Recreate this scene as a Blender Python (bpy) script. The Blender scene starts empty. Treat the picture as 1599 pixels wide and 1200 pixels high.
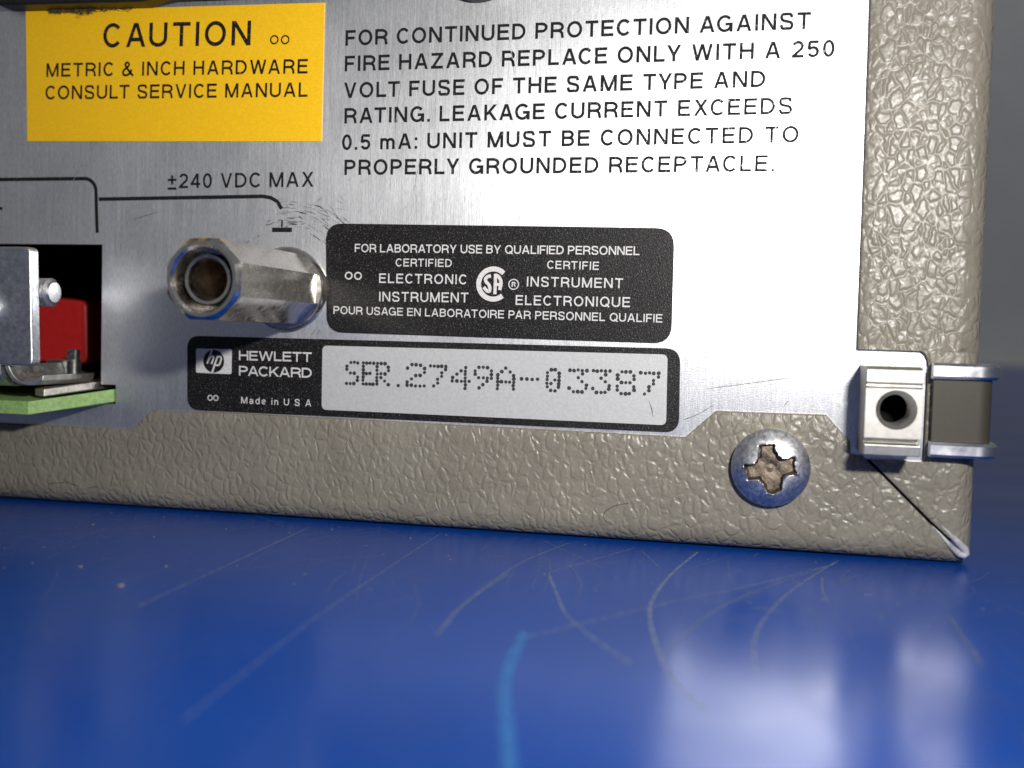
import bpy, bmesh, math, random
from mathutils import Matrix, Vector
random.seed(7)
MM = 0.001
sc = bpy.context.scene
col = sc.collection

# ---------------------------------------------------------------- camera
cam_d = bpy.data.cameras.new('camera')
cam = bpy.data.objects.new('camera', cam_d); col.objects.link(cam)
cam.matrix_world = Matrix(((0.97516, -0.03560, 0.21863, 0.0),
                           (0.21991, 0.03719, -0.97481, -0.136),
                           (0.02657, 0.99867, 0.04410, 0.02628),
                           (0, 0, 0, 1)))
cam_d.sensor_width = 36.0
cam_d.lens = 36.89
cam_d.clip_start = 0.004
cam_d.clip_end = 30.0
cam_d.dof.use_dof = True
cam_d.dof.focus_distance = 0.138
cam_d.dof.aperture_fstop = 18.5
sc.camera = cam

# ---------------------------------------------------------------- world, lamp, exposure
w = bpy.data.worlds.new('World'); sc.world = w; w.use_nodes = True
bg = w.node_tree.nodes['Background']
bg.inputs['Color'].default_value = (0.120, 0.125, 0.138, 1)   # dim room
bg.inputs['Strength'].default_value = 1.0

fl = bpy.data.lights.new('camera_flash', 'AREA')              # the camera's own flash, up and right of the lens
fl.shape = 'RECTANGLE'; fl.size = 0.014; fl.size_y = 0.007
fl.energy = 0.15
fl.spread = math.radians(112)
fl.color = (1.0, 0.97, 0.93)
flo = bpy.data.objects.new('camera_flash', fl); col.objects.link(flo)
flo.location = (0.040, -0.137, 0.067)
flo.rotation_euler = (Vector((-0.034, 0, 0.046)) - flo.location).to_track_quat('-Z', 'Y').to_euler()

room = bpy.data.lights.new('back_fill', 'AREA')               # added fill out of view, brightens the wall and far table
room.shape = 'DISK'; room.size = 0.6; room.energy = 4.0; room.color = (1.0, 0.97, 0.90)
ro = bpy.data.objects.new('back_fill', room); col.objects.link(ro)
ro.location = (0.4, 0.9, 2.0); ro.rotation_euler = (Vector((0.4, 1.7, 0.2)) - ro.location).to_track_quat('-Z', 'Y').to_euler()

sc.view_settings.view_transform = 'Standard'
sc.view_settings.look = 'None'
sc.view_settings.exposure = 0.0
sc.view_settings.gamma = 1.0
sc.view_settings.use_curve_mapping = False

# ---------------------------------------------------------------- node helpers
class Mat:
    def __init__(self, name, base=(.5, .5, .5), rough=.5, metal=0.0, spec=.5, **kw):
        self.m = bpy.data.materials.new(name); self.m.use_nodes = True
        self.t = self.m.node_tree; self.b = self.t.nodes['Principled BSDF']
        self.b.inputs['Base Color'].default_value = (*base, 1)
        self.b.inputs['Roughness'].default_value = rough
        self.b.inputs['Metallic'].default_value = metal
        self.b.inputs['Specular IOR Level'].default_value = spec
        for k, v in kw.items(): self.b.inputs[k.replace('_', ' ')].default_value = v
        self._co = None
    def n(self, typ, **props):
        nd = self.t.nodes.new(typ)
        for k, v in props.items():
            if k.startswith('i_'): nd.inputs[k[2:].replace('_', ' ')].default_value = v
            else: setattr(nd, k, v)
        return nd
    def l(self, a, b): self.t.links.new(a, b)
    def co(self, scale=(1, 1, 1), rot=(0, 0, 0)):
        # object coordinates in millimetres, then scaled
        if self._co is None: self._co = self.n('ShaderNodeTexCoord').outputs['Object']
        mp = self.n('ShaderNodeMapping', vector_type='POINT')
        mp.inputs['Scale'].default_value = tuple(1000 * s for s in scale)
        mp.inputs['Rotation'].default_value = rot
        self.l(self._co, mp.inputs['Vector']); return mp.outputs['Vector']
    def noise(self, scale=(1, 1, 1), detail=2, rough=.5, rot=(0, 0, 0), dist=0):
        nd = self.n('ShaderNodeTexNoise'); nd.inputs['Scale'].default_value = 1
        nd.inputs['Detail'].default_value = detail; nd.inputs['Roughness'].default_value = rough
        nd.inputs['Distortion'].default_value = dist
        self.l(self.co(scale, rot), nd.inputs['Vector']); return nd.outputs['Fac']
    def ramp(self, fac, *stops):
        r = self.n('ShaderNodeValToRGB'); e = r.color_ramp.elements
        while len(e) < len(stops): e.new(.5)
        for el, (p, c) in zip(e, stops):
            el.position = p; el.color = (c, c, c, 1) if isinstance(c, (int, float)) else (*c, 1)
        self.l(fac, r.inputs['Fac']); return r.outputs['Color']
    def math(self, op, a, b=None, c=None):
        nd = self.n('ShaderNodeMath', operation=op)
        for i, v in enumerate((a, b, c)):
            if v is None: continue
            if isinstance(v, (int, float)): nd.inputs[i].default_value = v
            else: self.l(v, nd.inputs[i])
        return nd.outputs[0]
    def bump(self, h, strength=.3, dist=.1, prev=None):
        nd = self.n('ShaderNodeBump'); nd.inputs['Strength'].default_value = strength
        nd.inputs['Distance'].default_value = dist * MM
        self.l(h, nd.inputs['Height'])
        if prev is not None: self.l(prev, nd.inputs['Normal'])
        return nd.outputs['Normal']
    def to(self, out, name): self.l(out, self.b.inputs[name])

# ---------------------------------------------------------------- materials
def m_panel():
    M = Mat('brushed_aluminium', (.72, .73, .75), .36, 1.0)
    g1 = M.noise((9, 9, .35), 3, .6)                   # vertical brush grain
    g2 = M.noise((1.2, 1.2, 9), 2, .5)                 # faint cross grain
    g3 = M.noise((5, 5, 5), 2, .7)
    h = M.math('ADD', M.math('MULTIPLY', g1, 1.0), M.math('MULTIPLY', g2, .45))
    h = M.math('ADD', h, M.math('MULTIPLY', g3, .7))
    M.to(M.bump(h, .26, .045), 'Normal')
    tg = M.n('ShaderNodeTangent', direction_type='UV_MAP', uv_map='brush'); M.to(tg.outputs[0], 'Tangent')
    M.b.inputs['Anisotropic'].default_value = .5
    big = M.noise((.06, .06, .05), 3, .6)
    r = M.n('ShaderNodeMapRange'); r.inputs['To Min'].default_value = .34; r.inputs['To Max'].default_value = .46
    r.inputs['From Min'].default_value = .3; r.inputs['From Max'].default_value = .7
    streak = M.noise((2.2, 2.2, .10), 3, .6)
    M.l(M.math('ADD', M.math('MULTIPLY', big, .55), M.math('MULTIPLY', streak, .45)), r.inputs['Value']); M.to(r.outputs[0], 'Roughness')
    M.to(M.ramp(M.noise((6, 6, 1.2), 3, .7), (.3, (.58, .595, .62)), (.7, (.86, .865, .88))), 'Base Color')
    return M.m
def m_vinyl():
    M = Mat('grained_vinyl', (.225, .205, .165), .36, 0, .40)
    warp = M.n('ShaderNodeTexNoise'); warp.inputs['Scale'].default_value = 1; warp.inputs['Detail'].default_value = 2
    M.l(M.co((.5, .5, .5)), warp.inputs['Vector'])
    off = M.n('ShaderNodeVectorMath', operation='MULTIPLY_ADD')
    M.l(warp.outputs['Color'], off.inputs[0]); off.inputs[1].default_value = (1.1, 1.1, 1.1)
    M.l(M.co((.76, .76, .50), (0, .6, 0)), off.inputs[2])
    ed = M.n('ShaderNodeTexVoronoi', feature='DISTANCE_TO_EDGE'); ed.inputs['Scale'].default_value = 1.0
    ed.inputs['Randomness'].default_value = 1
    M.l(off.outputs[0], ed.inputs['Vector'])
    f1 = M.n('ShaderNodeTexVoronoi', feature='SMOOTH_F1'); f1.inputs['Scale'].default_value = 1.7
    f1.inputs['Smoothness'].default_value = .5
    M.l(off.outputs[0], f1.inputs['Vector'])
    crease = M.n('ShaderNodeMapRange', interpolation_type='SMOOTHSTEP'); crease.inputs['From Max'].default_value = .26
    M.l(ed.outputs['Distance'], crease.inputs['Value'])
    h = M.math('ADD', M.math('MULTIPLY', crease.outputs[0], .62), M.math('MULTIPLY', f1.outputs['Distance'], -.30))
    h = M.math('ADD', h, M.math('MULTIPLY', M.noise((1.3, 1.3, 1.3), 2, .5), .26))
    M.to(M.bump(h, .66, .22), 'Normal')
    M.to(M.ramp(M.noise((.12, .12, .12), 4, .6), (.3, (.170, .155, .124)), (.7, (.208, .191, .154))), 'Base Color')
    M.to(M.ramp(M.noise((2.2, 2.2, 2.2), 2, .6), (.3, .31), (.7, .43)), 'Roughness')
    return M.m
def m_table():
    M = Mat('blue_laminate', (.004, .045, .29), .22, 0, .16)
    M.to(M.ramp(M.noise((.05, .05, .05), 3, .6), (.3, .19), (.7, .27)), 'Roughness')
    M.to(M.bump(M.noise((3, 3, 3), 3, .7), .06, .02, M.bump(M.noise((.25, .25, .25), 3, .6), .05, .06)), 'Normal')
    M.to(M.ramp(M.noise((.03, .03, .03), 3, .5), (.3, (.002, .046, .27)), (.7, (.003, .056, .33))), 'Base Color')
    return M.m
def m_scratch(name, colr, alpha):
    M = Mat(name, colr, .5, 0, .3)
    a = M.ramp(M.noise((.9, .9, .9), 3, .7), (.25, alpha * .35), (.75, alpha))
    M.to(a, 'Alpha'); return M.m
def m_black_label():
    M = Mat('black_label', (.008, .0075, .008), .42, 0, .22)
    M.to(M.bump(M.noise((5.5, 5.5, 5.5), 2, .7), .55, .10), 'Normal')
    M.to(M.ramp(M.noise((6, 6, 6), 1, .5), (.60, (.007, .0065, .007)), (.72, (.10, .095, .09))), 'Base Color')
    return M.m
def m_yellow():
    M = Mat('yellow_label', (.78, .42, .004), .5, 0, .4)
    M.to(M.ramp(M.noise((4, 4, 4), 3, .8), (.3, (.76, .42, .003)), (.72, (.88, .54, .012))), 'Base Color')
    M.to(M.bump(M.noise((4, 4, 4), 2, .7), .25, .06), 'Normal')
    return M.m
def m_plate():
    M = Mat('serial_plate', (.50, .51, .53), .40, .25, .5)
    M.to(M.ramp(M.noise((3, 3, 3), 3, .8), (.3, (.44, .445, .445)), (.7, (.55, .55, .545))), 'Base Color')
    M.to(M.bump(M.noise((4, 4, 4), 2, .6), .2, .05), 'Normal')
    return M.m
def m_metal(name, base, rough, bs=.25, sc_=2.0, stretch=(1, 1, 1), dirt=None):
    M = Mat(name, base, rough, 1.0)
    n_ = M.noise(tuple(sc_ * s for s in stretch), 3, .65)
    M.to(M.bump(n_, bs, .06), 'Normal')
    M.to(M.ramp(n_, (.3, max(.05, rough - .10)), (.7, rough + .10)), 'Roughness')
    d = dirt or tuple(.72 * c for c in base)
    M.to(M.ramp(M.noise((.8, .8, .8), 4, .7), (.34, d), (.60, base)), 'Base Color')
    return M.m
def m_plain(name, base, rough=.5, var=.2, sc_=1.5, bs=.15, spec=.5):
    M = Mat(name, base, rough, 0, spec)
    n_ = M.noise((sc_, sc_, sc_), 3, .65)
    M.to(M.ramp(n_, (.3, tuple(c * (1 - var) for c in base)), (.7, tuple(c * (1 + var) for c in base))), 'Base Color')
    M.to(M.bump(n_, bs, .1), 'Normal')
    return M.m

PANEL, VINYL, TABLE = m_panel(), m_vinyl(), m_table()
BLABEL, YELLOW, PLATE = m_black_label(), m_yellow(), m_plate()
INK = m_plain('black_ink', (.013, .012, .013), .6, .3, 3, .05, .08)
INKW = m_plain('pale_ink', (.52, .51, .50), .55, .22, 5, .1)
INKDOT = m_plain('dot_ink', (.03, .027, .027), .6, .4, 3, .1, .3)
for mt_, lo in ((INK, .25), (INKW, .45)):                 # print worn through in pinholes
    nt = mt_.node_tree; tc = nt.nodes.new('ShaderNodeTexCoord'); mp = nt.nodes.new('ShaderNodeMapping'); mp.inputs['Scale'].default_value = (4200, 4200, 2600)
    nz = nt.nodes.new('ShaderNodeTexNoise'); nz.inputs['Scale'].default_value = 1; nz.inputs['Detail'].default_value = 3; nz.inputs['Roughness'].default_value = .7
    rp = nt.nodes.new('ShaderNodeValToRGB'); rp.color_ramp.elements[0].position = .30; rp.color_ramp.elements[0].color = (lo, lo, lo, 1); rp.color_ramp.elements[1].position = .40
    nt.links.new(tc.outputs['Object'], mp.inputs[0]); nt.links.new(mp.outputs[0], nz.inputs['Vector']); nt.links.new(nz.outputs['Fac'], rp.inputs[0])
    nt.links.new(rp.outputs[0], nt.nodes['Principled BSDF'].inputs['Alpha'])
NICKEL = m_metal('worn_nickel', (.80, .77, .72), .22, .03, .9, dirt=(.68, .64, .58))
NICKEL_IN = m_metal('dull_nickel', (.40, .34, .27), .34, .5, 3.0)
STEEL = m_metal('screw_steel', (.68, .68, .70), .42, .10, 2.0)
RECESS = m_metal('grimy_recess', (.22, .18, .14), .55, 1.0, 3.2, dirt=(.08, .062, .046))
ALU = m_metal('milled_aluminium', (.46, .445, .415), .50, .12, 3.0, (.12, 1, 1), dirt=(.38, .37, .345))
CHROME = m_metal('bright_trim', (.74, .75, .79), .30, .0, .25, dirt=(.70, .71, .75))
ZINC = m_metal('zinc_plate', (.66, .68, .70), .44, .55, 1.1)
OLIVE = m_plain('olive_strip', (.036, .031, .021), .6, .12, 3, .08)
BLACK = m_plain('black_plastic', (.010, .010, .011), .45, .4, 1.2, .35)
DARK = m_plain('shade_black', (.004, .004, .004), .8, .3, 1, .1, .1)  # near-black colour that supplies the shade in cavity, hole and seam
GREEN = m_plain('green_board', (.24, .39, .13), .5, .25, 1.6, .25)
RED = m_plain('red_plastic', (.38, .010, .010), .45, .12, 1, .1)
FOLD = m_plain('bare_fold', (.38, .38, .41), .35, .35, 1.1, .4)
DUST = m_plain('dust_grey', (.17, .165, .16), .9, .3, 2, .4)
SC_BRIGHT = m_metal('bright_scratch', (.92, .92, .94), .42, .3, 3, dirt=(.8, .8, .82))
SC_DARK = m_scratch('dark_scuff', (.03, .03, .035), .75)
SC_TABLE = m_scratch('table_scratch', (.26, .31, .37), .70)
SC_FAINT = m_scratch('faint_table_scratch', (.17, .22, .34), .62)
CYAN_STREAK = m_scratch('blue_streak', (.05, .24, .60), .62)
WALLM = m_plain('grey_wall', (.84, .83, .78), .9, .04, .02, .02, .2)

# ---------------------------------------------------------------- mesh helpers (all lengths in mm)
def obj(name, V, F, mat, parent=None, smooth=False, sharp=None, mats=None, fm=None):
    me = bpy.data.meshes.new(name)
    me.from_pydata([(x * MM, y * MM, z * MM) for x, y, z in V], [], F)
    bm = bmesh.new(); bm.from_mesh(me)
    bmesh.ops.recalc_face_normals(bm, faces=bm.faces)
    if sharp is not None:
        for e in bm.edges:
            if len(e.link_faces) == 2 and e.calc_face_angle(0) > math.radians(sharp): e.smooth = False
    bm.to_mesh(me); bm.free()
    for mt in (mats or [mat]): me.materials.append(mt)
    if fm:
        for p, i in zip(me.polygons, fm): p.material_index = i
    if smooth:
        for p in me.polygons: p.use_smooth = True
    o = bpy.data.objects.new(name, me); col.objects.link(o)
    if parent is not None: o.parent = parent
    return o
def bevel(o, width, seg=2, ang=30):
    m = o.modifiers.new('bevel', 'BEVEL'); m.width = width * MM; m.segments = seg
    m.limit_method = 'ANGLE'; m.angle_limit = math.radians(ang); return o
class B:
    def __init__(s): s.V, s.F = [], []
    def add(s, V, F):
        k = len(s.V); s.V += V; s.F += [tuple(i + k for i in f) for f in F]; return s
    def box(s, x0, x1, y0, y1, z0, z1):
        return s.add([(x, y, z) for x in (x0, x1) for y in (y0, y1) for z in (z0, z1)],
                     [(0, 1, 3, 2), (4, 6, 7, 5), (0, 4, 5, 1), (2, 3, 7, 6), (0, 2, 6, 4), (1, 5, 7, 3)])
    def prism(s, pts, y0, y1):             # outline in x, z; extruded along y
        n = len(pts)
        return s.add([(x, y0, z) for x, z in pts] + [(x, y1, z) for x, z in pts],
                     [tuple(range(n)), tuple(range(2 * n - 1, n - 1, -1))] + [(i, (i + 1) % n, n + (i + 1) % n, n + i) for i in range(n)])
    def prism_x(s, pts, x0, x1):           # outline in y, z; extruded along x
        n = len(pts)
        return s.add([(x0, y, z) for y, z in pts] + [(x1, y, z) for y, z in pts],
                     [tuple(range(n)), tuple(range(2 * n - 1, n - 1, -1))] + [(i, (i + 1) % n, n + (i + 1) % n, n + i) for i in range(n)])
    def prism_z(s, pts, z0, z1):           # outline in x, y; z0/z1 may be functions of (x, y)
        n = len(pts); f0 = z0 if callable(z0) else (lambda x, y: z0); f1 = z1 if callable(z1) else (lambda x, y: z1)
        return s.add([(x, y, f0(x, y)) for x, y in pts] + [(x, y, f1(x, y)) for x, y in pts],
                     [tuple(range(n)), tuple(range(2 * n - 1, n - 1, -1))] + [(i, (i + 1) % n, n + (i + 1) % n, n + i) for i in range(n)])
    def rings(s, rings, close=True, cap0=False, cap1=False):
        n = len(rings[0]); k = len(s.V)
        for r in rings: s.V += r
        for a in range(len(rings) - 1):
            for i in range(n if close else n - 1):
                j = (i + 1) % n
                s.F.append((k + a * n + i, k + a * n + j, k + (a + 1) * n + j, k + (a + 1) * n + i))
        if cap0: s.F.append(tuple(k + i for i in range(n)))
        if cap1: s.F.append(tuple(k + (len(rings) - 1) * n + i for i in range(n)))
        return s
    def lathe_y(s, cx, cz, prof, n=40, cap0=False, cap1=False, a0=0.0):   # prof: (radius, y)
        return s.rings([[(cx + r * math.cos(a0 + 2 * math.pi * i / n), y, cz + r * math.sin(a0 + 2 * math.pi * i / n)) for i in range(n)] for r, y in prof], True, cap0, cap1)
    def lathe_x(s, cy, cz, prof, n=24, cap0=False, cap1=False):
        return s.rings([[(x, cy + r * math.cos(2 * math.pi * i / n), cz + r * math.sin(2 * math.pi * i / n)) for i in range(n)] for r, x in prof], True, cap0, cap1)
    def tube(s, pts, rad, n=10):
        P = [Vector(p) for p in pts]; R = []
        for i, p in enumerate(P):
            t = (P[min(i + 1, len(P) - 1)] - P[max(i - 1, 0)]).normalized()
            u = t.cross(Vector((0, 1, 0))); u = u.normalized() if u.length > .01 else Vector((1, 0, 0)); v = t.cross(u)
            r = rad[i] if isinstance(rad, (list, tuple)) else rad
            R.append([tuple(p + u * r * math.cos(2 * math.pi * k / n) + v * r * math.sin(2 * math.pi * k / n)) for k in range(n)])
        return s.rings(R, True, True, True)
    def ribbon(s, pts, wid, plane='panel', lift=-.03, taper=True):   # flat stroke on the panel (x, z) or the table (x, y)
        n = len(pts); L, R = [], []
        for i, (a, b) in enumerate(pts):
            a0, b0 = pts[max(i - 1, 0)]; a1, b1 = pts[min(i + 1, n - 1)]
            d = math.hypot(a1 - a0, b1 - b0) or 1; nx, ny = -(b1 - b0) / d, (a1 - a0) / d
            w_ = wid[i] if isinstance(wid, (list, tuple)) else wid
            if taper and i in (0, n - 1): w_ *= .15
            L.append((a + nx * w_ / 2, b + ny * w_ / 2)); R.append((a - nx * w_ / 2, b - ny * w_ / 2))
        to = (lambda p: (p[0], lift, p[1])) if plane == 'panel' else (lambda p: (p[0], p[1], lift))
        return s.add([to(p) for p in L] + [to(p) for p in R], [(i, i + 1, n + i + 1, n + i) for i in range(n - 1)])
    def build(s, name, mat, parent=None, **k): return obj(name, s.V, s.F, mat, parent, **k)
def smooth_path(pts, sub=6):
    if len(pts) < 3: return [(pts[0][0] + (pts[-1][0] - pts[0][0]) * t / sub, pts[0][1] + (pts[-1][1] - pts[0][1]) * t / sub) for t in range(sub + 1)]
    P = [pts[0]] + list(pts) + [pts[-1]]; out = []
    for i in range(1, len(P) - 2):
        for k in range(sub):
            t = k / sub
            out.append(tuple(.5 * (2 * P[i][d] + (P[i + 1][d] - P[i - 1][d]) * t + (2 * P[i - 1][d] - 5 * P[i][d] + 4 * P[i + 1][d] - P[i + 2][d]) * t * t
                             + (3 * P[i][d] - P[i - 1][d] - 3 * P[i + 1][d] + P[i + 2][d]) * t ** 3) for d in (0, 1)))
    out.append(pts[-1]); return out
def rrect(x0, x1, z0, z1, r, seg=6):
    out = []
    for cx, cz, a in ((x1 - r, z1 - r, 0), (x0 + r, z1 - r, 90), (x0 + r, z0 + r, 180), (x1 - r, z0 + r, 270)):
        for k in range(seg + 1):
            t = math.radians(a + 90 * k / seg); out.append((cx + r * math.cos(t), cz + r * math.sin(t)))
    return out
def rquad(tl, tr, br, bl, r, seg=6):       # rounded quadrilateral
    P = [tl, tr, br, bl]; out = []
    for i in range(4):
        p = Vector(P[i]); a = (Vector(P[i - 1]) - p).normalized(); b = (Vector(P[(i + 1) % 4]) - p).normalized()
        s_, e = p + a * r, p + b * r
        for k in range(seg + 1):
            t = k / seg; q = (1 - t) ** 2 * s_ + 2 * t * (1 - t) * p + t * t * e
            out.append(tuple(q))
    return out

# ---------------------------------------------------------------- lettering
def arc_(cx, cz, rx, rz, a0, a1, n=16):
    return [(cx + rx * math.cos(math.radians(a0 + (a1 - a0) * k / n)), cz + rz * math.sin(math.radians(a0 + (a1 - a0) * k / n))) for k in range(n + 1)]
WID = dict(A=.92, B=.80, C=.90, D=.86, E=.76, F=.70, G=.95, H=.84, I=0, K=.84, L=.68, M=1.02, N=.86, O=.96, P=.78, Q=.96, R=.84, S=.80, T=.80, U=.84, V=.88, W=1.26, X=.86, Y=.86, Z=.80,
           a=.66, d=.68, e=.68, i=0, n=.62, m=1.0, o=.72)
WID.update({'0': .68, '2': .68, '5': .68, '4': .72, '.': 0, ':': 0, '&': .92, '+-': .66, ' ': .24})
def glyph(ch, w, wide=1.0):
    """strokes of one sans-serif letter of height 1: ('p', points) is a pen path, ('d', a, b) a diagonal cut level at both ends"""
    W = max(WID[ch] * wide, w); h = w / 2; p, d = [], []
    P = lambda *q: p.append(('p', list(q)))
    D = lambda x0, z0, x1, z1: p.append(('d', (x0, z0), (x1, z1)))
    q = w * .56; c = W / 2; R = W - h; T = 1 - h
    if ch == 'A': D(q, 0, c - .02, 1); D(W - q, 0, c + .02, 1); P((W * .2, .31), (W * .8, .31))
    elif ch == 'B':
        P((h, 0), (h, 1)); P((h, T), (W * .55, T), *arc_(W * .55, (T + .53) / 2, R * .96 - W * .55, (T - .53) / 2, 90, -90), (h, .53))
        P((h, .53), (W * .56, .53), *arc_(W * .56, (.53 + h) / 2, R - W * .56, (.53 - h) / 2, 90, -90), (h, h))
    elif ch == 'C': P(*arc_(c, .5, c - h, .515 - h, 40, 320, 26))
    elif ch == 'D': P((h, 0), (h, 1)); P((h, T), (W * .42, T), *arc_(W * .42, .5, R - W * .42, .5 - h, 90, -90), (h, h))
    elif ch == 'E': P((h, 0), (h, 1)); P((h, T), (W, T)); P((h, .52), (W * .93, .52)); P((h, h), (W, h))
    elif ch == 'F': P((h, 0), (h, 1)); P((h, T), (W, T)); P((h, .49), (W * .9, .49))
    elif ch == 'G': P(*arc_(c, .5, c - h, .515 - h, 40, 338, 28)); P((W * .54, .46), (W, .46)); P((R, .46), (R, 0))
    elif ch == 'H': P((h, 0), (h, 1)); P((R, 0), (R, 1)); P((h, .52), (R, .52))
    elif ch == 'I': P((h, 0), (h, 1))
    elif ch == 'K': P((h, 0), (h, 1)); D(h * 1.6, .34, W - q * 1.3, 1); D(W * .38, .56, W - q, 0)
    elif ch == 'L': P((h, 0), (h, 1)); P((h, h), (W, h))
    elif ch == 'M': P((h, 0), (h, 1)); P((R, 0), (R, 1)); D(q, 1, c, 0); D(W - q, 1, c, 0)
    elif ch == 'N': P((h, 0), (h, 1)); P((R, 0), (R, 1)); D(q, 1, W - q, 0)
    elif ch in 'O0o': P(*arc_(c, .5, c - h, .515 - h, 0, 360, 30))
    elif ch == 'Q': P(*arc_(c, .5, c - h, .515 - h, 0, 360, 30)); P((W * .6, .27), (W * .98, -.03))
    elif ch in 'PR':
        P((h, 0), (h, 1)); P((h, T), (W * .52, T), *arc_(W * .52, (T + .46) / 2, R - W * .52, (T - .46) / 2, 90, -90), (h, .46))
        if ch == 'R': P((W * .5, .46), (W * .72, .43), (R - .03, .30), (R, .12), (W - h * .6, 0))
    elif ch == 'S': P(*smooth_path([(R - .02, .72), (W * .78, .90), (c, T + .01), (W * .2, .90), (h + .01, .73), (W * .22, .57), (c, .50), (W * .80, .42), (R, .26), (W * .80, .09), (c, h - .01), (W * .2, .09), (h, .30)], 4))
    elif ch == 'T': P((0, T), (W, T)); P((c, 0), (c, T))
    elif ch == 'U': P((h, 1), (h, .36), *arc_(c, .36, c - h, .37 - h, 180, 360), (R, .36), (R, 1))
    elif ch == 'V': D(q, 1, c - .01, 0); D(W - q, 1, c + .01, 0)
    elif ch == 'W': D(q, 1, W * .27, 0); D(c, 1, W * .27, 0); D(c, 1, W * .73, 0); D(W - q, 1, W * .73, 0)
    elif ch == 'X': D(q, 0, W - q * 1.3, 1); D(q * 1.3, 1, W - q, 0)
    elif ch == 'Y': D(q, 1, c, .38); D(W - q, 1, c, .38); P((c, 0), (c, .44))
    elif ch == 'Z': P((.02, T), (W, T)); P((0, h), (W, h)); D(q * 1.2, w * .5, W - q * 1.2, 1 - w * .5)
    elif ch == '2': P(*arc_(c, .70, c - h, .31 - h, 165, 0, 12), (R - .03, .55), (c, .34), (h + .05, .15), (h, h)); P((0, h), (W, h))
    elif ch == '4': D(h, .28, W * .68, .98); P((0, .28), (W, .28)); P((W * .72, 0), (W * .72, 1))
    elif ch == '5': P((.1, T), (W * .94, T)); P((.13, T), (.09, .46)); P((.09, .50), *arc_(c, .33, c - h, .34 - h, 130, -160, 18))
    elif ch == '.': P((h, 0), (h, w))
    elif ch == ':': P((h, 0), (h, w)); P((h, .55), (h, .55 + w))
    elif ch == '&': P(*smooth_path([(W - .02, .0), (W * .62, .34), (W * .30, .74), (W * .32, .92), (W * .48, .95), (W * .60, .82), (W * .50, .66), (W * .18, .42), (h, .22), (W * .2, .06), (W * .45, .06), (W * .7, .2), (W * .84, .46)], 4))
    elif ch == '+-': P((0, .58), (W, .58)); P((c, .26), (c, .90)); P((0, -.02), (W, -.02))
    elif ch == 'a': P((h, .5), (W * .25, .66), (W * .62, .66), (R - .03, .52), (R - .02, 0)); P(*arc_(c - .02, .21, c - h - .02, .25 - h, 0, 360, 18))
    elif ch == 'd': P(*arc_(c, .36, c - h, .385 - h, 0, 360, 22)); P((R, 0), (R, 1))
    elif ch == 'e': P((h, .37), (R, .37), *arc_(c, .36, c - h, .385 - h, 8, 318, 22))
    elif ch == 'i': P((h, 0), (h, .72)); P((h, 1 - w), (h, 1))
    elif ch == 'n': P((h, 0), (h, .72)); P((h, .42), *arc_(c, .46, c - h, .27 - h, 170, 0, 10), (R, 0))
    elif ch == 'm':
        P((h, 0), (h, .72)); e = (W - w) / 4
        for k in (0, 1): P((h + 2 * e * k, .42), *arc_(h + e + 2 * e * k, .46, e, .27 - h, 170, 0, 10), (h + 2 * e * (k + 1), 0))
    return W, p
def text(body, x0, x1, za, zb, cap, y, mat, parent, name='lettering', wt=.145, wide=1.0):
    """one line of print, its letters spaced to run from x0 to x1"""
    toks = ['+-' if c == '±' else c for c in body]
    G = [glyph(t, wt, wide) for t in toks]
    kern = [0.0]
    for a, b in zip(toks, toks[1:]):
        k = -.07 if a in 'CKX' else 0
        if a + b in ('AV', 'VA', 'AT', 'TA', 'LT', 'LY', 'AY', 'YP', 'TY', 'RT', 'AU', 'AW', 'WA', 'FA', 'PA', 'AC', 'AG'): k -= .09
        kern.append(k)
    want = (x1 - x0) / cap; tot = sum(g[0] for g in G) + sum(kern)
    gap = (want - tot) / max(1, len(G) - 1); sx = 1.0
    if not .11 <= gap <= .42:
        gap = min(.42, max(.11, gap)); sx = want / (tot + gap * (len(G) - 1))
    ang = math.atan2(zb - za, x1 - x0); ca, sa = math.cos(ang), math.sin(ang); b = B(); cur = 0
    def put(u, v): return (x0 + cap * (u * sx * ca - v * sa), za + cap * (u * sx * sa + v * ca))
    for (W, st), kn in zip(G, kern):
        cur += kn
        for k, s_ in enumerate(st):
            lift = y - .003 * k
            if s_[0] == 'p':
                b.ribbon([put(cur + u, v) for u, v in s_[1]], wt * cap, lift=lift, taper=False)
            else:
                (ax, az), (bx, bz) = s_[1], s_[2]; hw = wt / 2 * min(1.6, math.hypot(bx - ax, bz - az) / abs(bz - az)) * .97
                b.add([(p[0], lift, p[1]) for p in (put(cur + ax - hw, az), put(cur + ax + hw, az), put(cur + bx + hw, bz), put(cur + bx - hw, bz))], [(0, 1, 2, 3)])
        cur += W + gap
    return b.build(name, mat, parent)

# ================================================================ setting
tb = B().add([(-1500, -600, 0), (1500, -600, 0), (1500, 1900, 0), (-1500, 1900, 0), (-1500, -600, -25), (1500, -600, -25), (1500, 1900, -25), (-1500, 1900, -25)],
             [(0, 1, 2, 3), (4, 7, 6, 5), (0, 4, 5, 1), (1, 5, 6, 2), (2, 6, 7, 3), (3, 7, 4, 0)])
table = tb.build('tabletop', TABLE); table['kind'] = 'structure'
table['label'] = 'glossy scratched blue tabletop under the instrument'
wl = B().box(-4000, 4000, 2000, 2040, -800, 2600).build('wall', WALLM); wl['kind'] = 'structure'
wl['label'] = 'plain grey wall behind the tabletop'

# ================================================================ the instrument
inst = bpy.data.objects.new('test_instrument', None); col.objects.link(inst)
inst['label'] = 'electronic test instrument with bare aluminium rear panel and grey grained vinyl trim on blue tabletop'
inst['category'] = 'instrument'

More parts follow.
